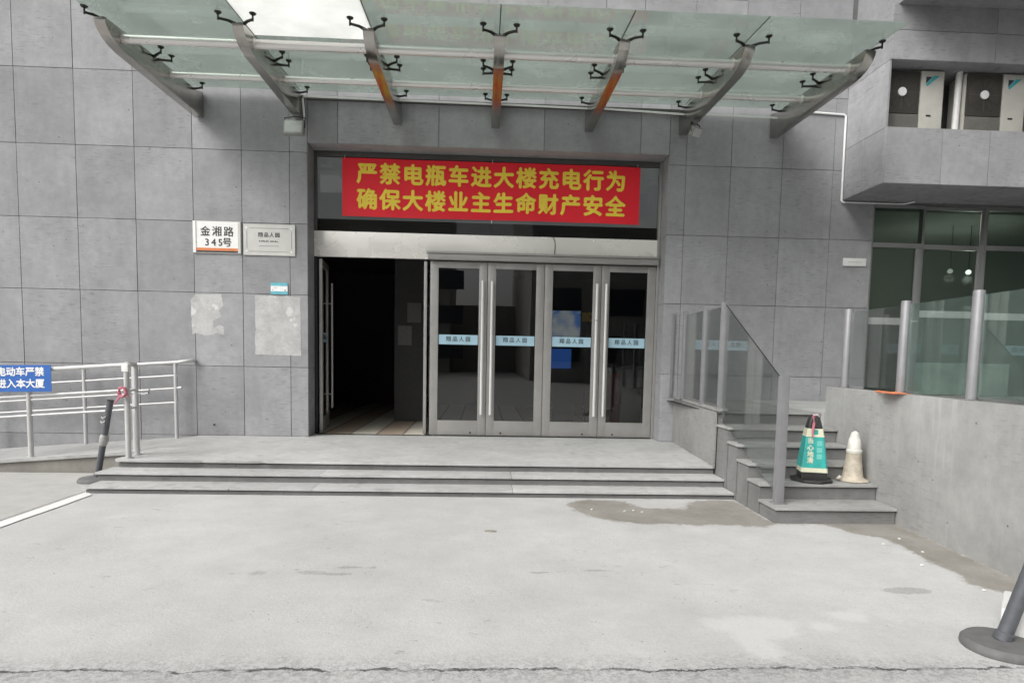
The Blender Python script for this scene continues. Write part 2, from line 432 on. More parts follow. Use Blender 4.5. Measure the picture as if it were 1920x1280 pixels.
worn = [[(1.35, -6.35), (1.75, -6.3), (1.98, -6.38), (1.9, -6.6), (1.72, -6.62), (1.68, -6.9), (1.52, -6.88), (1.5, -6.62)], [(2.02, -6.42), (2.2, -6.40), (2.16, -6.52), (2.04, -6.5)], [(2.2, -6.25), (2.5, -6.2), (2.45, -6.36), (2.25, -6.34)]]
chips = [[(x+a_*math.cos(t), y+b_*math.sin(t)) for t in (k*math.pi/5 for k in range(10))] for x, y, a_, b_ in
         ((-1.25, -5.52, .12, .035), (-1.05, -5.55, .14, .03), (-1.0, -5.40, .09, .03), (-.82, -5.41, .06, .025), (-1.62, -5.56, .08, .03), (-1.62, -5.48, .06, .025), (3.05, -5.85, .19, .07), (-1.36, -5.46, .05, .02), (-1.8, -5.54, .06, .02), (.45, -5.5, .10, .015), (.9, -5.45, .12, .02))]
def sdist(x, y, poly):
    d = 1e9; ins = False; n = len(poly)
    for i in range(n):
        ax, ay = poly[i]; bx, by = poly[(i+1) % n]
        ex, ey = bx-ax, by-ay; t = max(0, min(1, ((x-ax)*ex+(y-ay)*ey)/(ex*ex+ey*ey+1e-12)))
        d = min(d, (x-ax-t*ex)**2+(y-ay-t*ey)**2)
        if (ay > y) != (by > y) and x < (bx-ax)*(y-ay)/(by-ay)+ax: ins = not ins
    return (-1 if ins else 1)*math.sqrt(d)
g = MB()
xs = [-60, -20, -9, -6.5, -5.25, -4.8, -4.35] + [-4.3+.07*i for i in range(1, 122)] + [4.35, 5, 9, 20, 60]
ys = [-70, -30, -12, -8, -7.4] + [-7.4+.05*i for i in range(1, 90)] + [-2.9, -1, .3]
n = len(xs)
g.add([(x, y, gz(x)) for y in ys for x in xs], [(j*n+i, j*n+i+1, (j+1)*n+i+1, (j+1)*n+i) for j in range(len(ys)-1) for i in range(n-1)])
go = struct(g.build('ground', GROUND))
def field(name, polys):
    at = go.data.attributes.new(name, 'FLOAT', 'POINT')
    bb = [(min(p[0] for p in q)-.5, max(p[0] for p in q)+.5, min(p[1] for p in q)-.5, max(p[1] for p in q)+.5) for q in polys]
    vals = []
    for x, y, z in g.v:
        d = .5
        for q, b4 in zip(polys, bb):
            if b4[0] < x < b4[1] and b4[2] < y < b4[3]: d = min(d, sdist(x, y, q))
        vals.append(max(-.5, d))
    at.data.foreach_set('value', vals)
field('damp', [damp]); field('worn', worn); field('chip', chips)
# painted lines and the separate slab to the left
sheet('drive_slab', [(-4.46, -3.05), (-4.48, -8.5), (-14, -8.5), (-14, -1.52), (-5.0, -1.52), (-4.46, -2.3)][::-1], .004, SLAB, gz)
sheet('road_line', ragged([(-4.40, -2.9), (-4.25, -3.06), (-4.29, -9), (-4.45, -9)], .006, .25, 9), .008, LINE, gz)
sheet('road_line', ragged([(-14, -1.86), (-6, -1.98), (-5.0, -1.93), (-4.95, -2.07), (-6, -2.14), (-14, -2.06)], .012, .3, 10), .009, LINE, gz)
sheet('road_line', ragged([(-14, -2.75), (-6, -2.43), (-5.02, -2.21), (-5.02, -2.25), (-6, -2.51), (-14, -2.86)], .006, .3, 11), .009, LINE, gz)

# ------------------------------------------------------------------ the building
bld = thing('office_building', (0, .3, Z0), 'grey stone clad office building with recessed glass entrance and overhanging wing', 'building')
OL, OR_, OT = -2.73, 2.86, 4.51          # entrance opening
b = MB()
b.box(-16, OL-.004, .02, .60, -1, 10); b.box(OL, OR_, .02, .60, OT+.004, 10)
b.box(OR_+.004, 6.2, .02, .60, -1, 10); b.box(6.2, 16, .02, .60, 3.90, 10); b.box(6.2, 16, .02, .6, -1, .70)
b.build('wall', JOINT, bld)
# stone cladding: one slab per panel with open joints
G = .0032
cl = MB()
def slabs(xs, zs, y0, y1, skip=()):
    for x0, x1 in zip(xs[:-1], xs[1:]):
        for z0, z1 in zip(zs[:-1], zs[1:]):
            dy = random.uniform(-.0012, .0012)
            cl.box(x0+G, x1-G, y0+dy, y1, z0+G, z1-G)
zrow = [-.6, 0.0, 1.085, 2.21, 3.285, 4.36, 5.46, 6.56, 7.66, 8.8]
xl = [-13.9, -13.04, -12.18, -11.32, -10.46, -9.605, -8.745, -7.885, -7.025, -6.165, -5.305, -4.45, -3.72, -3.0, OL]
slabs(xl, zrow, 0, .019)
xr = [OR_, 3.13, 3.845, 4.67, 5.493, 6.2]
slabs(xr, zrow[:7], 0, .019)
xm = [OL, -2.27, -.735, .89, 2.40, OR_]
slabs(xm, [OT, 5.46], 0, .019)
slabs([OL, -1.8, -.9, 0, .9, 1.8, 2.4], [5.46, 6.56, 7.66, 8.8], 0, .019)
slabs([2.4, 3.2, 4.0], [5.46, 6.56, 6.86], 0, .019); slabs([4.0, 4.83, 5.67], [5.46, 6.56, 7.66, 8.8], 0, .019); slabs([2.4, 4.0], [7.9, 8.8], 0, .019)
# stone lining of the entrance recess
for z0, z1 in zip(zrow[1:5], zrow[2:5]+[OT]):
    cl.box(OL-.018, OL, .021, .40, z0+G, z1-G); cl.box(OR_, OR_+.018, .021, .40, z0+G, z1-G)
cl.box(OL, OR_, .021, .40, OT, OT+.018)
cl.build('cladding', STONE, bld, bevel=.0025, segs=1)
# overhanging wing on the right
WX, WY = 5.665, -1.05
wg = MB()
wg.box(WX+.02, 16, WY+.02, -.004, 3.93, 4.66)                       # spandrel
wg.box(WX+.02, 16, WY+.02, -.004, 5.62, 6.32); wg.box(WX+.02, 16, -.25, -.004, 4.66, 5.62); wg.box(WX+.09, 16, -2.0, -.004, 6.345, 9.5)
wg.build('wing', JOINT, bld)
cw = MB(); cl = cw
slabs([WX, 6.50, 7.20, 8.05, 8.9, 9.8, 10.7, 11.6], [3.90, 4.68], WY, WY+.019)
slabs([WX, 7.18, 8.9, 10.5, 12], [5.60, 6.0, 6.34], WY, WY+.019)
for y0, y1 in ((WY+.02, -.5), (-.5, -.004)):
    for z0, z1 in ((3.90, 4.68), (5.6, 6.34)): cw.box(WX, WX+.019, y0+G, y1-G, z0+G, z1-G)
cw.box(WX+.02, 16, WY+.02, -.004, 3.90, 3.928)                      # soffit
cw.box(WX+.02, 16, WY+.02, -.251, 4.662, 4.68); cw.box(WX+.02, 16, WY+.02, -.251, 5.60, 5.618); cw.box(WX, WX+.03, WY+.02, -.004, 4.68, 5.6)
cw.box(WX+.088, 16, -2.02, -1.0, 6.34, 6.344); cw.box(WX+.07, WX+.088, -2.0, -.004, 6.345, 9.5); cw.box(WX+.07, 16, -2.02, -2.002, 6.345, 9.5)
cw.build('wing_cladding', STONE, bld, bevel=.0025, segs=1)
# unseen block added on the right to keep sky light off the facade
rw = MB(); rw.box(8.9, 24, -20, WY-.02, -1, 34); rw.build('right_shade_block', plain('dark_shade_block', (.055, .06, .06), .35), bld)
# dark upper window over the canopy
MB().box(2.4, 4.0, .10, .12, 6.86, 7.9).build('window', TGLASS, bld)
MB().lathe([(.022, -.004), (.022, .0)], (0, 0, 0), 20)
hole = MB().tube([(-4.187, -.003, .166), (-4.187, .03, .166)], .018, 16); hole.build('drain_hole', BLACKPL, bld)

# lobby shell
lb = MB()
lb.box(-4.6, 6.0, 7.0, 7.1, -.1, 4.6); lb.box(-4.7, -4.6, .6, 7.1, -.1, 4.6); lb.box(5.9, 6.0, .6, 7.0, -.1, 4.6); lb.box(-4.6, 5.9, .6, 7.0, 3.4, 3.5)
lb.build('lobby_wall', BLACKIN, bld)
MB().box(-4.6, 5.9, .41, 7.0, -.25, -.006).build('lobby_floor', FLOOR, bld)

# entrance: header band, transom, head rail, frames
MB().box(OL+.002, 2.815, .365, .44, 2.862, 3.262).build('header_band', STEELX, bld, bevel=.004)
MB().box(OL+.05, .098, .395, .407, 3.268, 4.42).build('transom_glass', TGLASS, bld)
MB().box(.104, 2.815, .395, .407, 3.268, 4.42).build('transom_glass', TGLASS, bld)
fr = MB(); fr.box(OL+.002, OL+.048, .37, .43, 3.264, 4.5); fr.box(OL+.05, 2.813, .37, .43, 4.424, 4.5)
fr.build('transom_frame', plain('dark_frame', (.10, .10, .095), .5, .3), bld, bevel=.003)
fr = MB(); fr.box(2.818, 2.857, .33, .46, 0, 4.5); fr.build('door_frame', DOORAL, bld, bevel=.004)
MB().box(OL+.002, OL+.045, .37, .46, 0, 2.86).build('door_frame', plain('dark_jamb', (.03, .03, .03), .5, .2), bld, bevel=.003)
hd = MB(); hd.box(-.905, 2.815, .24, .362, 2.845, 2.935); hd.box(-.925, 2.815, .215, .364, 2.937, 2.972)
hd.build('head_rail', DOORAL, bld, bevel=.012, segs=3)
cb = MB(); cb.tube([(1.10, .362, 3.262), (1.135, .36, 3.20), (1.14, .36, 3.10), (1.13, .36, 2.98)], .006, 8); cb.build('cable', INK, bld, smooth=True)
MB().box(OL+.05, OR_-.05, .30, .40, -.003, .004).build('threshold', plain('dark_threshold', (.05, .05, .048), .5, .5), bld)

def door(hinge, y, ang, width, hside, sticker='翔品人园', strip=True):
    """leaf built closed from hinge x to hinge+width, then turned by ang about the hinge"""
    d = bpy.data.objects.new('door', None)
    x0, x1, H = 0, width, 2.832
    def T(mb):
        c, s_ = math.cos(ang), math.sin(ang)
        mb.v = [(hinge + p[0]*c - p[1]*s_, y + p[0]*s_ + p[1]*c, p[2]) for p in mb.v]; return mb
    sg = 1 if width > 0 else -1
    wd = abs(width)
    def bx(mb, a0, a1, *r): mb.box(min(a0*sg, a1*sg), max(a0*sg, a1*sg), *r); return mb
    f = MB()
    bx(f, .003, .135, -.025, .025, .012, H); bx(f, wd-.135, wd-.003, -.025, .025, .012, H)
    bx(f, .135, wd-.135, -.025, .025, .012, .255); bx(f, .135, wd-.135, -.025, .025, H-.10, H)
    o = T(f).build('door', DOORAL, bld, bevel=.004)
    T(bx(MB(), .136, wd-.136, -.006, .006, .256, H-.101)).build('pane', DGLASS, o)
    hx = (wd-.075 if hside == 'free' else .075)
    for sd_ in (-1, 1):
        h = MB(); h.tube([(hx*sg, sd_*.085, .36), (hx*sg, sd_*.085, 2.53)], .024 if abs(ang) < .1 else .017, 14)
        for hz in (.60, 2.18): h.tube([(hx*sg, sd_*.025, hz), (hx*sg, sd_*.085, hz)], .009, 8)
        T(h).build('handle', HANDST, o, smooth=True)
    k = MB(); k.box(0, 0, 0, 0, 0, 0); k = MB()
    bx(k, .145, wd-.145, -.0085, -.0065, 1.508, 1.658)
    text_into(k, sticker, .085, (sg*wd/2, -.0095, 1.585), 1, .0008, .001, .105)
    bx(k, .145, wd-.145, -.0087, -.0064, 1.500, 1.5075)
    T(k).build('sticker', [LBLUE, INK], o)
    kl = MB(); kl.tube([((wd-.25)*sg, -.032, .055), ((wd-.25)*sg, -.02, .055)], .016, 12); T(kl).build('lock', BLACKPL, o)
    return o
door(-.876, .395, 0, .928, 'free')
door(.983, .395, 0, -.928, 'free')
door(.985, .395, 0, .932, 'free')
door(2.815, .395, 0, -.895, 'free')
door(-2.64, .42, R(97), .93, 'free')
door(-.965, .42, R(-270-4), -.0001-.0+ .93, 'free') if False else door(-.955, .42, R(90.0), .93, 'free')

# shopfront glazing on the right
RAILW = plain('pale_window_rail', (.66, .67, .66), .4, .1, .06, 6, 0)
def window(x0, x1, lower, upper, rail, leafw, yb):
    f = MB()
    f.box(x0, x0+.06, yb-.03, yb+.05, .70, 3.88); f.box(x0+.06, x1, yb-.03, yb+.05, 3.83, 3.88)
    f.box(x0+.06, x1, yb-.03, yb+.05, 3.20, 3.275); f.box(x0+.06, x1, yb-.03, yb+.05, .70, .82)
    f.box(x1-leafw, x1-.002, yb-.02, yb+.04, .82, 3.20)
    o = f.build('window', FRAMEAL, bld, bevel=.003)
    MB().box(x0+.061, x1-leafw-.001, yb-.022, yb+.04, rail, rail+.11).build('mid_rail', RAILW, o, bevel=.003)
    MB().box(x0+.06, x1, yb+.005, yb+.015, 3.276, 3.829).build('pane', WGLASS, o)
    MB().box(x0+.06, x1-leafw-.001, yb+.005, yb+.015, rail+.111, 3.199).build('pane', WGLASS, o)
    MB().box(x0+.06, x1-leafw-.001, yb+.005, yb+.015, .821, rail-.001).build('pane', WGLASS, o)
window(6.20, 7.09, 0, 0, 1.965, .10, .10)
window(7.09, 8.10, 0, 0, 2.10, .03, .16)
window(8.10, 9.20, 0, 0, 2.08, .06, .10)
window(9.20, 10.3, 0, 0, 2.08, .06, .10)
window(10.3, 11.4, 0, 0, 2.08, .06, .10)
ff = glass('frosted_window_film', (.70, .80, .75), (.62, (.52, .64, .58)), .2, 1.5, .6)
for xa, xb in ((7.155, 8.065), (8.165, 8.72)): MB().box(xa, xb, .082 if xa > 8 else .142, .086 if xa > 8 else .146, .83, 1.36).build('frosted_film', ff, bld)
sh = MB(); sh.box(6.1, 16, 5, 5.1, .4, 4.2); sh.box(6.05, 6.1, .6, 5, .4, 4.2); sh.box(6.1, 16, .6, 5, 4.1, 4.2); sh.box(6.1, 16, .6, 5, .5, .7)
sh.build('shop_wall', plain('shop_interior', (.48, .50, .47), .8), bld)
hd = MB().tube([(7.0, .05, 2.02), (7.0, -.04, 2.02), (6.9, -.04, 2.02)], .012, 8); hd.build('window_handle', HANDST, bld, smooth=True)

# ------------------------------------------------------------------ canopy
can = thing('glass_canopy', (0, -.02, 4.8), 'green glass canopy on seven steel beams over the entrance', 'canopy')
BX = [-4.32, -2.81, -1.36, .13, 1.575, 3.045, 4.49]
def gzc(y): return 5.045 + .18*(y+3.05)/2.9
prof = [(-.022, 4.805), (-2.12, 4.785), (-2.27, 4.80), (-2.40, 4.835), (-2.49, 4.885), (-2.535, 4.935), (-2.55, 4.985), (-2.47, 5.0), (-1.3, 5.075), (-.25, 5.12), (-.022, 5.18)]
def spider(cx, y, arms, parent):
    zt = 4.99 + .11*(y+2.5)/2.3 if y < -.4 else 5.10
    s_ = MB(); zg = gzc(y)-.008
    s_.tube([(cx, y, zt-.03), (cx, y, zt+.035)], .03, 10)
    for dx, dy in arms:
        q = (cx+dx, y+dy); zq = gzc(q[1])-.007
        s_.tube([(cx, y, zt+.0), (cx+dx*.55, y+dy*.55, zt+.02), (q[0], q[1], zq-.065)], [.024, .016, .014], 8)
        s_.tube([(q[0], q[1], zq-.085), (q[0], q[1], zq-.01)], .011, 8)
        s_.tube([(q[0], q[1], zq-.014), (q[0], q[1], zq)], [.030, .040], 14)
    s_.build('spider_fitting', DARKMET, parent, smooth=True)
for i, x in enumerate(BX):
    bm_ = MB().prism(prof, 'x', x-.062, x+.062)
    o = bm_.build('beam', BEAMST, can, bevel=.006)
    L, Rr = i > 0, i < 6
    af = ([(-.19, -.16)] if L or i == 0 else []) + ([(.19, -.16)] if Rr or i == 6 else [])
    if i == 0: af = [(-.12, -.16), ]
    if i == 6: af = [(.09, -.16)]
    spider(x, -2.45, af, o)
    am = []
    if L: am += [(-.19, -.14), (-.19, .14)]
    if Rr: am += [(.19, -.14), (.19, .14)]
    spider(x, -1.42, am, o)
    spider(x, -.34, [(s*.16, .05) for s in ((-1,) if not Rr else (1,) if not L else (-1, 1))], o)
for y, z, r in ((-2.18, 4.93, .052), (-1.02, 5.015, .042)):
    t = MB()
    for x0, x1 in zip(BX[:-1], BX[1:]):
        t.tube([(x0+.06, y, z), (x1-.06, y, z)], r, 20)
        for xx in (x0+.063, x1-.063): t.tube([(xx-.012, y, z), (xx+.012, y, z)], r+.012, 20)
    t.build('tie_tube', TUBEST, can, smooth=True)
ch = MB(); ch.box(-2.74, 2.98, -.07, -.001, 5.13, 5.175); ch.build('wall_channel', plain('shadow_painted_channel', (.12, .12, .11), .5, .4), can)  # steel angle coloured dark to paint the shadow line below the glass
ed = [-4.47] + BX[1:-1] + [4.60]
for x0, x1 in zip(ed[:-1], ed[1:]):
    ya = -2.01 if x0 == BX[1] else -3.05
    p = [(ya, gzc(ya)), (-.10, gzc(-.10)), (-.10, gzc(-.10)+.012), (ya, gzc(ya)+.012)]
    MB().prism(p, 'x', x0+.006, x1-.006).build('glass_panel', CGLASS, can)
    ss = MB()
for x in BX[1:-1]:
    p = [(-3.045, gzc(-3.045)+.001), (-.105, gzc(-.105)+.001), (-.105, gzc(-.105)+.011), (-3.045, gzc(-3.045)+.011)]
    MB().prism(p, 'x', x-.0055, x+.0055).build('joint_seal', BLACKPL, can)
def mk_sky_glare():  # white sheet painted in for the bright sky reflection on the glass
    k = NT('painted_sky_glare'); k.t.nodes.remove(k.b)
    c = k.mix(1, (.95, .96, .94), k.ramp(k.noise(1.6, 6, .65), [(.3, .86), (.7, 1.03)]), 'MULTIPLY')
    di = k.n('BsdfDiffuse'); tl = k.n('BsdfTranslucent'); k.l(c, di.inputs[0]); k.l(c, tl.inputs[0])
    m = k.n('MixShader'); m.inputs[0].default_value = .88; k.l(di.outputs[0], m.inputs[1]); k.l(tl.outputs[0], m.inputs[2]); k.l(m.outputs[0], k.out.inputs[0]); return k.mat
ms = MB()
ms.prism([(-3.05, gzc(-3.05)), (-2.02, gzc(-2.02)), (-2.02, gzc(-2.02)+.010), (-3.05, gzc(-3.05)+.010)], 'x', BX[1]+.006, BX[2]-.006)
o = ms.build('sky_glare_panel', mk_sky_glare(), can); o['label'] = 'added white panel imitating the bright sky reflection at the front edge'

# ------------------------------------------------------------------ things on the facade
ban = MB(); nx, nz_ = 60, 8
bx0, bx1, bz0, bz1 = -2.28, 2.49, 3.497, 4.402
def by_(x): return .332 + .010*math.sin(x*2.1) + .006*math.sin(x*5.3+1) + .003*math.sin(x*13.1)
vs = []
for k in (0, 1):
    for j in range(nz_+1):
        for i in range(nx+1):
            x = bx0+(bx1-bx0)*i/nx; z = bz0+(bz1-bz0)*j/nz_
            vs.append((x, by_(x)+k*.004, z + .006*math.sin(x*1.7)))
N1 = (nx+1)*(nz_+1); fs = []
for j in range(nz_):
    for i in range(nx):
        q = (j*(nx+1)+i, j*(nx+1)+i+1, (j+1)*(nx+1)+i+1, (j+1)*(nx+1)+i); fs += [q, tuple(N1+t for t in q[::-1])]
ban.add(vs, fs)
banner = ban.build('banner', RED, None, smooth=True)
tag(banner, 'red cloth banner with two rows of yellow lettering above the doors', 'banner')
lt = MB()
text_into(lt, '严禁电瓶车进大楼充电行为', .335, (.105, .318, 4.145), 0, .003, .012, .3615)
text_into(lt, '确保大楼业主生命财产安全', .335, (.105, .318, 3.745), 0, .003, .012, .3615)
lt.v = [(p[0], p[1]-.335+by_(p[0])+.011, p[2]+.006*math.sin(p[0]*1.7)) for p in lt.v]
lt.build('lettering', GOLD, banner)
tie = MB()
for xx in (bx0+.04, bx1-.04, .1): MB().tube([(xx, .338, 4.39), (xx, .368, 4.45)], .004, 6).build('cord', SIGNW, banner)

ad = MB(); ad.box(-4.447, -3.734, -.026, -.001, 2.81, 3.285, 0); ad.box(-4.40, -3.775, -.030, -.0255, 2.845, 2.885, 1); ad.box(-4.40, -3.775, -.029, -.0255, 2.817, 2.843, 2)
ad.box(-4.447, -4.405, -.036, -.0265, 2.81, 3.285, 0); ad.box(-3.775, -3.734, -.036, -.0265, 2.81, 3.285, 3)
text_into(ad, '金湘路', .155, (-4.09, -.028, 3.125), 2, .001, .0015, .175)
text_into(ad, '345号', .145, (-4.09, -.028, 2.965), 2, .001, .0015, .100)
tag(ad.build('address_plate', [WHITE, ORANGE, INK, PLAQ]), 'white street number plate reading 345 with an orange stripe', 'sign')
pq = MB(); pq.box(-3.696, -2.918, -.022, -.001, 2.795, 3.262, 0)
for x0, x1, z0, z1 in ((-3.60, -3.01, 3.20, 3.204), (-3.60, -3.01, 2.85, 2.854), (-3.645, -3.641, 2.90, 3.16), (-2.97, -2.966, 2.90, 3.16)): pq.box(x0, x1, -.024, -.0215, z0, z1, 1)
for cx in (-3.645, -2.97):
    for cz in (2.852, 3.205): pq.tube([(cx, -.027, cz), (cx, -.0215, cz)], .018, 14, 2)
text_into(pq, '翔品人园', .075, (-3.31, -.0235, 3.10), 1, .0008, .0008, .085)
for i in range(16):
    if i != 8: pq.box(-3.46+i*.0185, -3.448+i*.0185, -.0235, -.0215, 2.998, 2.998+random.choice((.012, .018, .022)), 1)
pq.box(-3.46, -3.165, -.0235, -.0215, 2.935, 2.939, 1)
tag(pq.build('name_plaque', [PLAQ, INK, HANDST], None), 'pale metal name plaque with a thin border and small dark lettering', 'sign')
bp = MB(); bp.box(-3.294, -3.036, -.014, -.001, 2.21, 2.385, 0); bp.box(-3.293, -3.037, -.016, -.0135, 2.255, 2.335, 1)
bp.tube([(-3.265, -.0175, 2.275), (-3.265, -.0155, 2.275)], .007, 10, 2); bp.tube([(-3.075, -.0175, 2.272), (-3.075, -.0155, 2.272)], .01, 10, 2); bp.box(-3.255, -3.18, -.0168, -.0155, 2.308, 2.312, 2)
tag(bp.build('notice_plate', [CYAN, SIGNW, INK], None), 'small cyan and white plate screwed to the wall above the torn paper', 'plate')
wp = MB(); wp.box(5.735, 6.105, -.03, -.001, 2.875, 2.998, 0); wp.box(5.80, 6.04, -.0315, -.0295, 2.928, 2.945, 1)
tag(wp.build('wall_plate', [WHITEPL, PLAQ], None, bevel=.003), 'small blank pale plate on the wall beside the shop glazing', 'plate')
def residue(name, poly, seed, label, extra=()):
    m = MB(); m.prism(ragged(poly, .006, .03, seed), 'y', -.0025, -.0003)
    o = m.build(name, PAPER); bm = bmesh.new(); bm.from_mesh(o.data); bmesh.ops.triangulate(bm, faces=[f for f in bm.faces if len(f.verts) > 4]); bm.to_mesh(o.data); bm.free()
    tag(o, label, 'paper')
residue('torn_paper', [(-4.51, 2.10), (-4.44, 2.18), (-4.05, 2.19), (-4.02, 2.02), (-4.09, 1.93), (-4.05, 1.85), (-4.18, 1.78), (-4.17, 1.66), (-4.10, 1.72), (-4.02, 1.70), (-4.02, 1.57), (-4.12, 1.60), (-4.18, 1.56), (-4.34, 1.56), (-4.42, 1.59), (-4.50, 1.57)], 31, 'bright white torn paper left on the wall, left of the larger one')
residue('torn_paper', [(-3.54, 2.185), (-3.06, 2.185), (-2.845, 2.175), (-2.842, 1.265), (-3.10, 1.268), (-3.54, 1.275), (-3.54, 1.62), (-3.52, 1.66), (-3.54, 1.74)], 32, 'large greyish patch of torn paper glued to the wall beside the open door')

# conduits
cd = MB(); rr = .017
cd.tube([(4.60, -.022, 5.245), (5.60, -.022, 5.21), (5.635, -.022, 5.19), (5.638, -.022, 5.15), (5.642, -.022, 3.90), (5.66, -.022, 3.872), (5.70, -.022, 3.868)], rr, 10)
cd.tube([(5.70, -.022, 3.868), (6.55, -.022, 3.866), (6.68, -.03, 3.87), (6.80, -.09, 3.893)], .011, 8)
tag(cd.build('conduit', CONDUIT, None, smooth=True), 'white cable conduit bent down the wall beside the overhanging wing', 'conduit')
c2 = MB()
c2.tube([(-2.70, -.27, 5.085), (-1.42, -.27, 5.078)], .015, 8); c2.tube([(-1.30, -.27, 5.08), (.07, -.27, 5.072)], .015, 8)
c2.tube([(.19, -.27, 5.075), (1.51, -.27, 5.062)], .015, 8); c2.tube([(1.635, -.27, 5.07), (2.4, -.27, 5.05), (2.98, -.27, 5.03)], .015, 8); c2.tube([(3.105, -.27, 5.04), (4.43, -.27, 5.03)], .015, 8)
c2.tube([(-2.70, -.27, 5.085), (-2.722, -.26, 5.05), (-2.70, -.24, 4.72)], .015, 8)
tag(c2.build('cable_pipe', CONDUIT, None, smooth=True), 'thin white cable pipe running across under the back edge of the glass canopy', 'conduit')

def floodlight(c, sx, sz, rz, tilt, label):
    t = thing('floodlight', c, label, 'floodlight')
    mt = Matrix.Rotation(rz, 3, 'Z') @ Matrix.Rotation(tilt, 3, 'X')
    hs_ = MB().obox(c, sx, .07, sz, mat=mt); h = hs_.build('housing', plain('grey_lamp_housing', (.32, .32, .31), .45, .4), t, bevel=.008)
    fc = Vector(c) + mt @ Vector((0, -.038, 0)); MB().obox(fc, sx*.86, .006, sz*.8, mat=mt).build('lens', plain('frosted_lamp_lens', (.52, .53, .52), .15, 0, .1), t)
    br = MB(); p1 = Vector(c) + mt @ Vector((-sx/2-.006, 0, 0)); p2 = Vector(c) + mt @ Vector((sx/2+.006, 0, 0)); tp = Vector((c[0], c[1]+.02, c[2]+sz*.5+.06))
    br.tube([p1, p1+Vector((0, .02, sz*.5+.04)), tp, p2+Vector((0, .02, sz*.5+.04)), p2], .008, 8); br.build('bracket', DARKMET, t, smooth=True)
floodlight((-2.835, -.30, 4.615), .30, .22, R(-6), R(-14), 'grey floodlight hanging below the second canopy beam from the left')
floodlight((3.08, -.55, 4.68), .17, .14, R(30), R(30), 'small floodlight tilted under the second canopy beam from the right')

# outdoor air conditioning units in the wing's niche
ACB = plain('aged_beige_casing', (.52, .51, .46), .5, 0, .10, 4, .02)
def ac(x0, label):
    y = -.80; t = thing('air_conditioner', (x0+.42, y+.3, 4.68), label, 'air conditioner', 'outdoor air conditioning units in the niche')
    bd = MB(); bd.box(x0, x0+.92, y+.03, y+.36, 4.681, 5.575); bd.build('casing', ACB, t, bevel=.01)
    MB().box(x0+.56, x0+.90, y-.0, y+.029, 4.70, 5.57).build('side_panel', ACB, t, bevel=.006)
    MB().box(x0+.02, x0+.545, y+.005, y+.029, 4.97, 5.56).build('fan_recess', plain('dark_fan_recess', (.05, .047, .04), .6), t, bevel=.004)
    MB().box(x0+.02, x0+.545, y+.004, y+.0295, 4.715, 4.955).build('lower_panel', plain('grimy_panel', (.15, .145, .13), .6, 0, .3, 5), t, bevel=.004)
    gr = MB(); cx, cz = x0+.28, 5.265
    for r in [.05+.022*i for i in range(9)]:
        n = 30; gr.tube([(cx+r*math.cos(2*math.pi*k/n), y-.004, cz+r*math.sin(2*math.pi*k/n)) for k in range(n+1)], .0022, 5, 0, False)
    for k in range(12):
        a_ = math.pi*k/6; gr.tube([(cx+.05*math.cos(a_), y-.002, cz+.05*math.sin(a_)), (cx+.235*math.cos(a_), y-.002, cz+.235*math.sin(a_))], .0028, 5)
    gr.build('fan_grille', plain('grille_wire', (.11, .105, .09), .5), t)
    hb = MB(); hb.tube([(cx, y-.02, cz), (cx, y+.006, cz)], .062, 20); hb.build('hub', SIGNW, t, bevel=.01)
    bg_ = MB(); bx_, bz_ = x0+.63, 5.40
    bg_.add([(bx_, y-.003, bz_+.09), (bx_+.09, y-.003, bz_+.09), (bx_, y-.003, bz_-.01)], [(0, 2, 1)], 0)
    bg_.add([(bx_+.115, y-.003, bz_+.105), (bx_+.20, y-.003, bz_+.105), (bx_+.02, y-.003, bz_-.045), (bx_+.0, y-.003, bz_-.02)], [(0, 3, 2, 1)], 1)
    bg_.build('badge', [plain('badge_navy', (.02, .045, .06), .5), plain('badge_cyan', (.05, .36, .40), .5)], t)
    mk = MB(); mk.box(x0+.66, x0+.73, y-.004, y-.0005, 4.93, 4.955); mk.build('label', BLACKPL, t)
ac(5.735, 'white outdoor air conditioning unit at the left end of the niche')
ac(6.975, 'white outdoor air conditioning unit right of the vertical white pipe in the niche')
tag(MB().tube([(6.90, -.72, 4.68), (6.915, -.72, 5.60)], .045, 16).build('drain_pipe', WHITEPL, None, smooth=True), 'vertical white pipe standing between the two outdoor units', 'pipe')

# ------------------------------------------------------------------ entrance steps
st = thing('entrance_steps', (-.7, -1.3, Z0), 'wide pale stone landing with three low steps in front of the doors', 'steps')
def stepslab(name, x0, x1, yf, yb, z, th, chip=False):
    m = MB(); m.box(x0, x1, yf, yb, z-th, z); return m.build(name, STEP, st, bevel=.006)
lnd = MB()
segs = [(-4.40, -1.95), (-1.946, .38), (.384, 2.92)]
pts = [(-4.42, -2.30), (-4.38, -2.345), (-3.42, -2.345), (-3.38, -2.325), (-3.34, -2.335), (-2.74, -2.335), (-2.70, -2.315), (-2.64, -2.31), (-2.60, -2.332), (2.935, -2.325), (3.09, -.02), (3.09, .0), (OR_-.001, 0), (OR_-.001, .40), (OL+.001, .40), (OL+.001, 0), (-4.42, 0)]
lnd.prism(pts, 'z', -.032, 0)
lnd.build('landing', STEP, st, bevel=.006)
rs = MB(); rs.box(-4.385, 2.93, -2.295, -.001, -.36, -.047); rs.build('riser', RISER, st); MB().box(-4.37, 2.928, -2.27, -.01, -.046, -.033).build('painted_shade_strip', GAP, st)
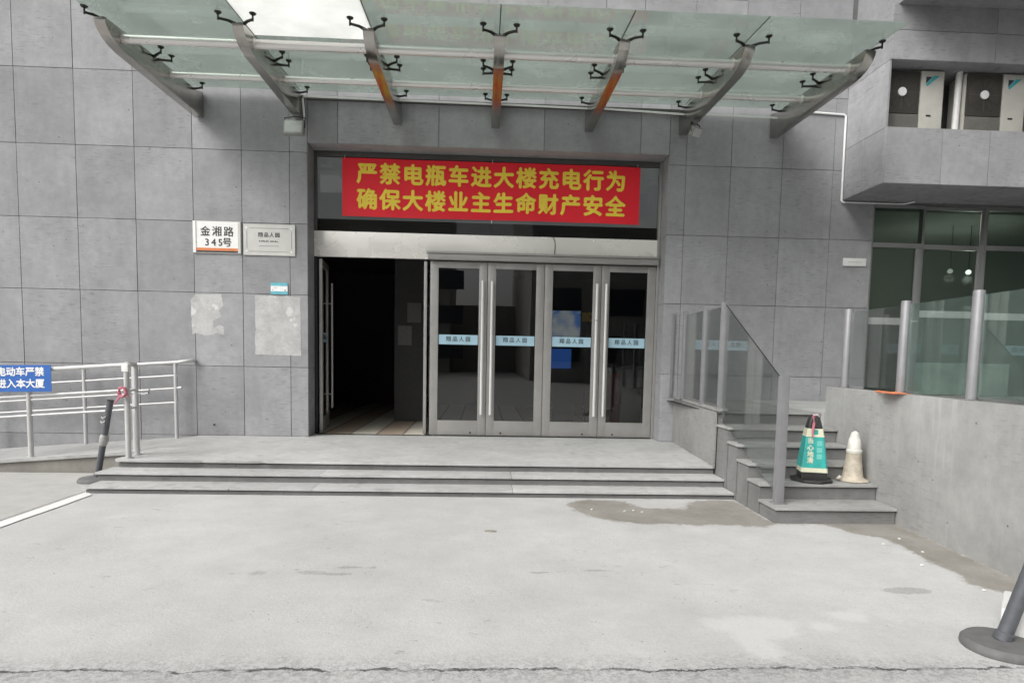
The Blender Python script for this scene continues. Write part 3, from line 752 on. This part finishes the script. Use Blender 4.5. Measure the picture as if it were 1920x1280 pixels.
for (yf, yb, z, xa, xb) in ((-2.665, -2.296, -.10, -4.455, 2.93), (-2.985, -2.63, -.20, -4.40, 2.93)):
    m = MB()
    for x0, x1 in ((xa, -1.9), (-1.896, .36), (.364, xb)): m.box(x0, x1, yf, yb-.002, z-.026, z)
    m.build('tread', STEP, st, bevel=.005)
    rs = MB(); rs.box(xa+.02, xb, yf+.03, yb-.004, -.36, z-.041); rs.build('riser', RISER, st); MB().box(xa+.035, xb-.002, yf+.055, yb-.01, z-.040, z-.027).build('painted_shade_strip', GAP, st)

# ------------------------------------------------------------------ side stair, right
ss_ = thing('side_stair', (3.6, -2, Z0), 'narrow grey stone stair with six risers climbing beside the parapet wall', 'stairs')
YF = [-4.04, -3.66, -3.35, -3.03, -2.73, -2.36]
def parx(y): return 4.185 + .068*(y+3.92)
for k, yf in enumerate(YF):
    z = Z0 + .163*(k+1); yb = (YF[k+1]+.03 if k < 5 else -.001)
    xr_ = parx((yf+yb)/2) - .004 if k < 5 else 4.9
    xl_ = 2.925 + (0 if k < 5 else .01)
    m = MB(); m.prism([(xl_, yf), (parx(yf)-.005 if k < 5 else 4.24, yf), (parx(yb)-.005 if k < 5 else 4.24, yb), (xl_ if k < 5 else 3.115, yb)], 'z', z-.028, z)
    m.build('tread', STAIRST, ss_, bevel=.005)
    m = MB(); m.prism([(xl_+.012, yf+.03), (parx(yf)-.008 if k < 5 else 4.235, yf+.03), (parx(yb)-.008 if k < 5 else 4.235, yb-.033 if k < 5 else yb), (xl_+.012 if k < 5 else 3.125, yb-.033 if k < 5 else yb)], 'z', -.36, z-.040)
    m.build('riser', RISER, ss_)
    MB().box(xl_+.025, (parx(yf)-.02 if k < 5 else 4.2), yf+.055, (yb-.04 if k < 5 else yb-.02), z-.039, z-.029).build('painted_shade_strip', GAP, ss_)
    # stepped side face
    m = MB(); m.prism([(2.932, -.001 if k == 5 else yb-.034), (2.932, yf+.045), (2.934, yf+.045), (2.934, -.001)], 'z', -.3, -.29)
ck = MB(); ck.prism([(2.905, -2.34), (2.933, -2.34), (3.12, -.002), (3.075, -.002)], 'z', -.02, .69); ck.build('cheek_wall', CHEEK, ss_, bevel=.004)
ck = MB(); ck.prism([(2.895, -2.42), (3.02, -2.42), (3.17, -.003), (3.065, -.003)], 'z', .6995, .735); ck.build('cheek_cap', CHEEK, ss_, bevel=.006)
MB().box(4.25, 9, -2.35, -.001, -.36, .698).build('upper_landing', STEP, ss_)

par = MB()
par.prism([(parx(-2.36), -2.36), (parx(-9.2), -9.2), (parx(-9.2)+.2, -9.2), (parx(-2.36)+.2, -2.36)], 'z', Z0-.05, 1.028)
tag(par.build('parapet_wall', RENDER, None, bevel=.006), 'low grey rendered wall running from the side stair toward the viewer', 'wall')

# ------------------------------------------------------------------ glass balustrades
bal = thing('glass_balustrade', (2.98, -2, .735), 'glass balustrade with grey posts and a sloping end beside the side stair', 'balustrade')
def post(parent, x, y, z0, z1, r=.034, m=POSTST):
    q = MB(); q.box(x-r, x+r, y-r*.8, y+r*.8, z0, z1); q.build('post', m, parent, bevel=.008)
    q = MB(); q.box(x-r*1.5, x+r*1.5, y-r*1.4, y+r*1.4, z0, z0+.012); q.build('base_plate', m, parent, bevel=.002)
bx_of = lambda y: 3.075 + .06*y*.9
P1 = [(3.05, -.55), (3.0, -1.58), (2.955, -2.36)]
for (x, y), zt in zip(P1, (2.06, 2.02, 2.04)): post(bal, x, y, .735, zt, .036)
post(bal, 3.04, -3.84, -.117, 1.185, .045)
def pane(parent, p0, p1, z0, z1, m=BGLASS, z0b=None, z1b=None):
    (x0, y0), (x1, y1) = p0, p1; d = Vector((x1-x0, y1-y0, 0)).normalized(); nn = Vector((-d.y, d.x, 0))*.005
    z0b = z0 if z0b is None else z0b; z1b = z1 if z1b is None else z1b
    q = MB(); vs = []
    for s_ in (-1, 1):
        for (x, y, z) in ((x0, y0, z0), (x1, y1, z0b), (x1, y1, z1b), (x0, y0, z1)): vs.append(Vector((x, y, z))+nn*s_)
    q.add(vs, [(0, 1, 2, 3), (7, 6, 5, 4), (0, 4, 5, 1), (1, 5, 6, 2), (2, 6, 7, 3), (3, 7, 4, 0)])
    q.build('glass_panel', m, parent)
pane(bal, (3.048, -.59), (3.003, -1.54), .775, 2.0); pane(bal, (2.998, -1.62), (2.958, -2.32), .775, 1.99)
pane(bal, (2.96, -2.40), (3.035, -3.79), .60, 2.0, z0b=-.02, z1b=1.15)
eg = MB(); eg.tube([(2.96, -2.40, 2.004), (3.035, -3.79, 1.154)], .007, 6); eg.build('edge_trim', BLACKPL, bal)
MB().box(3.0, 3.045, -.03, -.003, .735, 2.05).build('wall_channel', POSTST, bal, bevel=.004)

rb = thing('glass_balustrade', (4.3, -4, 1.028), 'green glass balustrade on thick grey posts standing on the parapet wall', 'balustrade')
RP = [-2.62, -3.78, -4.83, -5.9, -7.0]
pxo = lambda y: parx(y)+.10
for y in RP:
    t_ = MB(); x = pxo(y); t_.lathe([(.047, 0), (.047, .93), (.042, .94)], (x, y, 1.03), 20); t_.build('post', POSTST, rb, smooth=True)
    t_ = MB(); t_.box(x-.06, x+.06, y-.05, y+.05, 1.0285, 1.04); t_.build('base_plate', POSTST, rb)
GG = glass('green_edge_glass', (.90, .965, .94), (.10, (.46, .58, .53)), .02, 1.5, .5)
for y0, y1 in zip(RP[:-1], RP[1:]):
    pane(rb, (pxo(y0)+.0, y0-.06), (pxo(y1)+.0, y1+.06), 1.06, 1.93, BGLASS if y0 > -3 else GG)
oc = MB(); rd = random.Random(5)
vs = [(4.20+.10*math.cos(t)*(1+.25*rd.random()) + .0, -3.84+.17*math.sin(t)*(1+.2*rd.random()), 1.030+.004*rd.random()) for t in (2*math.pi*k/18 for k in range(18))]
oc.add(vs + [(4.22, -3.84, 1.05)], [(i, (i+1) % 18, 18) for i in range(18)] + [tuple(range(18))[::-1]])
oc.tube([(4.13, -3.95, 1.034), (4.16, -3.72, 1.036), (4.18, -3.55, 1.034)], .012, 8)
tag(oc.build('orange_sheet', ORCLOTH, None), 'crumpled orange plastic wrapped at the foot of a balustrade post', 'wrapping')

# ------------------------------------------------------------------ ramp and railings, left
def rz(x): return -.078*(-4.25-x) if x < -4.25 else 0
rp = thing('access_ramp', (-8, -.75, -.35), 'sloping stone access ramp rising along the wall to the landing', 'ramp')
q = MB(); q.prism([(-14, rz(-14)), (-4.425, rz(-4.425)), (-4.425, rz(-4.425)-.045), (-14, rz(-14)-.045)], 'y', -1.53, -.002); q.build('deck', STEP, rp, bevel=.004)
q = MB(); q.prism([(-14, rz(-14)-.046), (-4.41, rz(-4.41)-.046), (-4.41, -.5), (-14, -1.3)], 'y', -1.49, -.004); q.build('side_wall', stone('beige_ramp_stone', (.26, .25, .225), .06, .2), rp)

def tubes(name, parent, paths, r, m=RAILST):
    q = MB()
    for p in paths: q.tube(p, r, 14)
    return q.build(name, m, parent, smooth=True)
fr_ = thing('handrail', (-6, -1.46, -.1), 'front pale steel railing of the ramp with the blue sign hung on it', 'railing', 'steel railings along the ramp')
yF = -1.46; sl = .078
def along(x0, x1, h, y): return [(x0, y, rz(x0)+h), (x1, y, rz(x1)+h)]
for x, y, z0, h in ((-11.4, yF, rz(-11.4), 1.13), (-10.05, yF, rz(-10.05), 1.13), (-8.7, yF, rz(-8.7), 1.13), (-7.34, yF, rz(-7.34), 1.13), (-5.98, yF, rz(-5.98), 1.13), (-4.62, yF, rz(-4.62), 1.13), (-4.33, -1.98, 0, 1.12), (-4.29, -2.25, 0, 1.14)):
    tubes('post', fr_, [[(x, y, z0), (x, y, z0+h)]], .032)
    q = MB(); q.tube([(x, y, z0+.0), (x, y, z0+.010)], .055, 16); q.build('base_plate', RAILST, fr_)
for h, r in ((1.15, .030), (.815, .017), (.76, .013), (.555, .016)):
    tubes('rail', fr_, [along(-13, -4.60, h, yF)], r)
tubes('rail', fr_, [[(-4.62, yF, 1.115), (-4.33, -1.98, 1.13), (-4.29, -2.25, 1.145)]], .030)
tubes('rail', fr_, [[(-4.33, -1.98, .60), (-4.29, -2.25, .60)], [(-4.33, -1.98, .82), (-4.29, -2.25, .82)]], .014)
tubes('hook', fr_, [[(-4.33, -1.98, .78), (-4.22, -1.99, .765), (-4.16, -2.0, .78), (-4.15, -2.0, .83)], [(-4.62, yF, .73), (-4.66, yF-.08, .74), (-4.62, yF-.13, .80)]], .012)
q = MB(); q.box(-4.33, -4.25, -2.29, -2.21, 1.05, 1.15); q.build('cap', WHITE, fr_, bevel=.015)
rr_ = thing('handrail', (-6, -.12, -.1), 'rear pale steel railing of the ramp close to the wall', 'railing', 'steel railings along the ramp')
yR = -.16
for x in (-11.5, -10.15, -8.78, -7.42, -6.05, -4.69):
    tubes('post', rr_, [[(x, yR, rz(x)), (x, yR, rz(x)+1.15)]], .028)
for h, r in ((1.165, .028), (.965, .016), (.77, .016), (.555, .015)):
    tubes('rail', rr_, [along(-13, -4.66 if h < 1.1 else -4.62, h, yR)], r)
tubes('rail', rr_, [[(-4.64, yR, 1.137), (-4.52, yR, 1.155), (-4.47, yR+.04, 1.165), (-4.46, yR+.12, 1.165), (-4.47, -.005, 1.165)]], .028)
tubes('rail', rr_, [[(-4.69, yR, .74), (-4.60, yR, .745)]], .022)
sg = MB(); sgx0, sgx1 = -6.95, -5.655; ys = yF-.045
ang = math.atan(sl); rot = Matrix.Rotation(-ang*.15, 3, 'Y')
sg.box(sgx0, sgx1, ys-.006, ys, .745, 1.095, 0)
text_into(sg, '行电动车严禁', .122, (-6.10, ys-.008, 1.0), 1, .001, .004, .121)
text_into(sg, '，进入本大厦', .122, (-6.10, ys-.008, .845), 1, .001, .004, .121)
sg.v = [(p[0], p[1], p[2]+.022*(p[0]+5.655)) for p in sg.v]
tag(sg.build('sign_board', [BLUE, SIGNW]), 'blue board with white lettering hung on the ramp railing', 'sign')
rb_ = MB(); rd = random.Random(9)
for k in range(7):
    a_ = rd.uniform(0, 6.28); c = Vector((-4.305, -2.30, .80))
    p = [c + Vector((.05*math.cos(a_+t)*(1-.1*t), -.015-.02*rd.random(), .055*math.sin(a_+t)+.01)) for t in (0, .8, 1.6, 2.4, 3.2)]
    rb_.tube(p, [.012, .018, .020, .018, .008], 7)
rb_.tube([(-4.32, -2.31, .78), (-4.36, -2.32, .72), (-4.40, -2.33, .66)], [.014, .012, .006], 7); rb_.tube([(-4.28, -2.31, .79), (-4.23, -2.31, .755)], [.012, .006], 7)
tag(rb_.build('ribbon', PINK, None, smooth=True), 'crumpled pink ribbon tied to the end post of the railing', 'ribbon')

# ------------------------------------------------------------------ bollards
def bollard(c, top, r, rb2, label, tape):
    t = thing('bollard', c, label, 'bollard', 'leaning bollards on round bases')
    bs = MB(); bs.lathe([(rb2*.98, 0), (rb2, .012), (rb2*.985, .035), (rb2*.90, .052), (rb2*.25, .062)], c, 40); bs.build('base', RUBBER, t, smooth=True)
    p0 = Vector((c[0], c[1], c[2]+.055)); p1 = Vector(top); d = p1-p0
    pl = MB(); pl.tube([p0, p0+d*.04, p0+d*.045, p1], [r*1.25, r*1.2, r, r], 20); pl.build('pole', DARKPOST, t, smooth=True)
    if tape:
        tp = MB(); tp.tube([p0+d*.42, p0+d*.47, p0+d*.52, p0+d*.56], [r*1.1, r*1.45, r*1.5, r*1.12], 14); tp.build('tape', plain('grey_tape', (.34, .34, .33), .35, 0, .3, 40, .3), t, smooth=True)
        cp = MB(); cp.tube([p1, p1+d.normalized()*.012], r*1.06, 16); cp.build('cap', BLACKPL, t)
        for f_ in (.74, .8):
            hk = MB(); q0 = p0+d*f_+Vector((-r*.2, -r, 0)); hk.tube([q0, q0+Vector((-.02, -.03, -.02)), q0+Vector((-.035, -.02, .0))], .006, 6); hk.build('hook', WHITE, t, smooth=True)
bollard((-4.72, -2.16, -.309), (-4.515, -2.2, .69), .036, .215, 'dark slim bollard leaning beside the left end of the steps', True)
bollard((2.99, -6.76, Z0), (3.285, -6.80, .80), .040, .205, 'grey bollard on a round base leaning at the bottom right corner', False)
wb = MB(); wb.obox((3.36, -6.66, Z0+.10), .46, .40, .20, R(-42)); wbx = wb.build('storage_box', WHITEPL, None, bevel=.03, segs=4)
tag(wbx, 'white plastic box on the ground behind the bottom right bollard', 'box')

# ------------------------------------------------------------------ traffic cones
c = Vector((3.585, -3.44, .0465))
tc_ = thing('traffic_cone', tuple(c), 'green sleeved square traffic cone with black top and pink ribbon', 'traffic cone')
rzm = R(-14)
def ring(h, wd, rnd=.12, n=4):
    out = []
    k = wd/2; e_ = k*rnd
    for sx, sy in ((-1, -1), (1, -1), (1, 1), (-1, 1)):
        a0, a1 = ((sx*k, sy*(k-e_)), (sx*(k-e_), sy*k))
        if sx*sy < 0: a0, a1 = a1, a0
        out += [a0, a1]
    return [c + Matrix.Rotation(rzm, 3, 'Z') @ Vector((x, y, h)) for x, y in out]
def frus(name, prof_, mats, ms_, bevel=0):
    q = MB(); rg = [ring(h, wd, rn) for h, wd, rn in prof_]; n = 8
    q.v = [tuple(p) for g_ in rg for p in g_]
    for i in range(len(rg)-1):
        for k in range(n): q.f.append((i*n+k, i*n+(k+1) % n, (i+1)*n+(k+1) % n, (i+1)*n+k)); q.m.append(ms_[i])
    q.f.append(tuple(range(n))[::-1]); q.m.append(ms_[0]); q.f.append(tuple((len(rg)-1)*n+k for k in range(n))); q.m.append(ms_[-1])
    return q.build(name, mats, tc_, bevel=bevel)
bs = MB(); bs.lathe([(.20, 0), (.225, .012), (.22, .028), (.15, .05)], c, 8); bs.build('base', BLACKPL, tc_, bevel=.004)
frus('foot', [(.04, .26, .1), (.12, .255, .1)], [BLACKPL], [0])
sl_ = frus('sleeve', [(.112, .272, .12), (.155, .262, .12), (.158, .259, .12), (.485, .185, .12), (.488, .187, .12), (.50, .186, .12), (.503, .178, .12), (.575, .158, .12)], [TEAL, CREAM], [1, 1, 0, 0, 1, 1, 1], .0)
frus('top', [(.574, .150, .15), (.64, .125, .2), (.69, .10, .3), (.72, .055, .3)], [BLACKPL], [0, 0, 0], .004)
def on_cone(h, u):       # point on the front face of the sleeve
    wd = .259-(h-.158)/.327*.074
    return Vector((u, -wd/2-.001, h))
pr_ = MB()
def face_rot(h):
    return Matrix.Rotation(rzm, 3, 'Z')
tilt = math.atan(.037/.327)
for ch_, h in zip('当心地滑', (.445, .37, .30, .235)):
    text_into(pr_, ch_, .066, c + face_rot(0) @ on_cone(h, -.048), 0, .001, .002, None, 1, '-y', face_rot(0) @ Matrix.Rotation(-tilt, 3, 'X'))
pr_.build('lettering', CREAM, tc_)
o_ = face_rot(0) @ Matrix.Rotation(-tilt, 3, 'X')
for h in (.42, .35, .28):
    MB().obox(c + face_rot(0) @ on_cone(h, .042), .052, .002, .055, mat=o_).build('pictogram', TEALP, tc_)
MB().obox(c + face_rot(0) @ Vector((.0, -.0855, .538)), .05, .003, .05, mat=o_).build('pictogram', TEAL, tc_)
rbn = MB(); rbn.tube([c+Vector((.02, -.03, .722)), c+Vector((-.03, -.045, .705)), c+Vector((-.045, -.082, .63)), c+Vector((-.058, -.098, .54)), c+Vector((-.072, -.112, .47))], [.006, .016, .015, .012, .003], 8); rbn.build('ribbon', PINK, tc_, smooth=True)
rp2 = MB(); rp2.tube([c+Vector((-.03, -.03, .715)), c+Vector((.01, -.04, .722)), c+Vector((.04, -.03, .70))], .007, 8); rp2.build('cord', SIGNW, tc_, smooth=True)

c = Vector((4.06, -3.42, .0465))
fc = thing('traffic_cone', tuple(c), 'small faded beige and white round traffic cone on the second stair tread', 'traffic cone')
pf = [(.155, 0), (.165, .008), (.15, .02), (.118, .035), (.104, .055), (.096, .12), (.085, .20), (.083, .205), (.080, .26), (.081, .265), (.076, .31), (.080, .318), (.080, .338), (.070, .345), (.066, .40), (.058, .46), (.052, .466), (.050, .468), (.046, .50), (.036, .53), (.012, .545)]
fm = [0]*10 + [1]*10
q = MB(); q.lathe(pf, c, 36, 0, fm); q.build('body', [FADED, FADEDW], fc, smooth=True)
q = MB(); q.tube([c+Vector((-.16, -.03, .025)), c+Vector((-.185, -.05, .04)), c+Vector((-.17, -.06, .06))], .018, 10); q.build('foot_lug', FADEDW, fc, smooth=True)

# ------------------------------------------------------------------ inside the lobby
ks = thing('glowing_panel_stand', (1.52, 1.7, 0), 'dark stand with panels glowing blue and white behind the door glass', 'panel_stand')  # emissive panels put in to give the door glass a blue-white glow
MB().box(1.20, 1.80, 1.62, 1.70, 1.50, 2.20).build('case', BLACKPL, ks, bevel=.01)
def mk_blue_white_glow():
    k = NT('blue_white_glow'); k.t.nodes.remove(k.b)
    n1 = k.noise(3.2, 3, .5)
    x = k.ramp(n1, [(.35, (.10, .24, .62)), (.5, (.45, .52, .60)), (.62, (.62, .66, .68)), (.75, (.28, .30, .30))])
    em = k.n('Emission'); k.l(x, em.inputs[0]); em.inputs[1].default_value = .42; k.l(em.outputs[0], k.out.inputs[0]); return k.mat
MB().box(1.225, 1.775, 1.612, 1.6195, 1.53, 2.175).build('upper_glow_panel', mk_blue_white_glow(), ks)
MB().box(1.24, 1.62, 1.60, 1.66, 1.12, 1.48).build('lower_glow_panel', emit('lit_blue_panel', (.05, .16, .60), .45), ks)
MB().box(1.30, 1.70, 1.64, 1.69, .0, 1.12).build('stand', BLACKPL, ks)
cab = MB(); cab.box(2.27, 2.53, 1.5, 1.75, 0, 1.05); co = cab.build('fire_cabinet', plain('fire_red', (.34, .02, .02), .45), None, bevel=.01); tag(co, 'red fire cabinet standing inside behind the rightmost door', 'cabinet')
cab = MB(); cab.box(2.56, 2.93, 1.5, 1.8, 0, 1.16); cab.box(2.54, 2.95, 1.48, 1.82, 1.16, 1.19); co = cab.build('pedestal', plain('pale_pedestal', (.42, .42, .40), .5), None, bevel=.006); tag(co, 'pale grey pedestal inside behind the rightmost door', 'pedestal')
yl = MB(); yl.box(1.79, 1.975, 1.50, 1.51, 1.98, 2.145, 0); yl.box(1.93, 1.955, 1.497, 1.4995, 2.03, 2.1, 1); yl.tube([(1.88, 1.52, 0), (1.88, 1.52, 2.0)], .015, 10, 1); yl.tube([(1.88, 1.52, 0), (1.88, 1.52, .02)], .14, 20, 1)
tag(yl.build('notice_stand', [plain('sign_yellow', (.75, .50, .02), .5), BLACKPL]), 'yellow notice on a thin stand inside the lobby', 'notice')
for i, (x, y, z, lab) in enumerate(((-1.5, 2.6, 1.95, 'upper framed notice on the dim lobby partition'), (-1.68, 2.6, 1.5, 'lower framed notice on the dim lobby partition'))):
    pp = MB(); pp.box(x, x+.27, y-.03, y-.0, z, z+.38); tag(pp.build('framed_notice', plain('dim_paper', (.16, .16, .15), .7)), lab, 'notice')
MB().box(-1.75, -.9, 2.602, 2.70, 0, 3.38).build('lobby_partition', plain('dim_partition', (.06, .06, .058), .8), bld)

# lamps in the shop
for x, y, z, r_, e_, lab in ((9.30, 2.4, 3.19, .05, 1.0, 'dim round lamp glowing in the shop, left one of the pair'), (9.68, 2.4, 3.18, .05, 5.0, 'bright round lamp glowing in the shop, right one of the pair')):
    t = thing('pendant_lamp', (x, y, z), lab, 'lamp')
    q = MB(); q.lathe([(r_*.5, -r_*.8), (r_, -r_*.2), (r_*.9, r_*.5), (r_*.3, r_)], (x, y, z), 16); q.build('bulb', emit('lamp_glow', (1, .98, .92), e_), t, smooth=True)
    MB().tube([(x, y, z+r_), (x, y, 4.1)], .006, 6).build('cord', BLACKPL, t)
    pl = bpy.data.lights.new('lamp_light', 'POINT'); pl.energy = 7*e_; pl.shadow_soft_size = .08; pl.color = (1, .97, .9)
    po = bpy.data.objects.new('lamp_light', pl); COL.objects.link(po); po.parent = t; po.location = (0, 0, -.14)

# litter on the ground
rd = random.Random(12)
spots = [(1.18, -3.52), (1.52, -3.58), (1.62, -3.55), (1.70, -3.62), (3.86, -4.55), (3.60, -4.72), (3.80, -4.95), (3.55, -5.3), (3.62, -5.85)]
for i, (x, y) in enumerate(spots):
    q = MB(); n = 7; h = .007
    pts = [(x+.014*math.cos(2*math.pi*k/n)*rd.uniform(.6, 1.2), y+.013*math.sin(2*math.pi*k/n)*rd.uniform(.6, 1.2)) for k in range(n)]
    q.prism(pts, 'z', Z0+.004, Z0+.004+h); o = q.build('paper_scrap', WHITE); tag(o, 'tiny white scrap of litter on the damp ground', 'litter', 'white litter scraps on the damp ground')
lf = MB(); lf.prism([(.04, -4.40), (.07, -4.37), (.12, -4.375), (.15, -4.41), (.10, -4.415)], 'z', Z0+.002, Z0+.012); tag(lf.build('leaf', plain('dry_leaf', (.30, .28, .24), .8)), 'dry grey leaf on the concrete below the middle step', 'leaf')

# ------------------------------------------------------------------ the street behind the viewer, seen only in reflections
ob = thing('apartment_building', (-4, -48, Z0), 'long grey apartment block across the street behind the viewer, right part raised to block sky light', 'building')
q = MB(); q.box(-34, -3, -58, -46, Z0, 15); q.box(3, 40, -58, -30, Z0, 44); q.box(-3, 3, -58, -50, Z0, 6)  # right block made tall and near to keep sky light off the right facade
q.build('wall', plain('opposite_wall', (.34, .33, .31), .8), ob)
q = MB()
for fx in range(-32, 40, 4):
    if -4 < fx < 4: continue
    for fz in range(1, 20, 3):
        if fx < 0 and fz > 12: continue
        y0 = -45.95 if fx < 0 else -29.95
        q.box(fx, fx+2.2, y0, y0+.04, fz, fz+1.7)
q.build('window', plain('opposite_window', (.04, .05, .06), .1), ob)['kind'] = 'stuff'
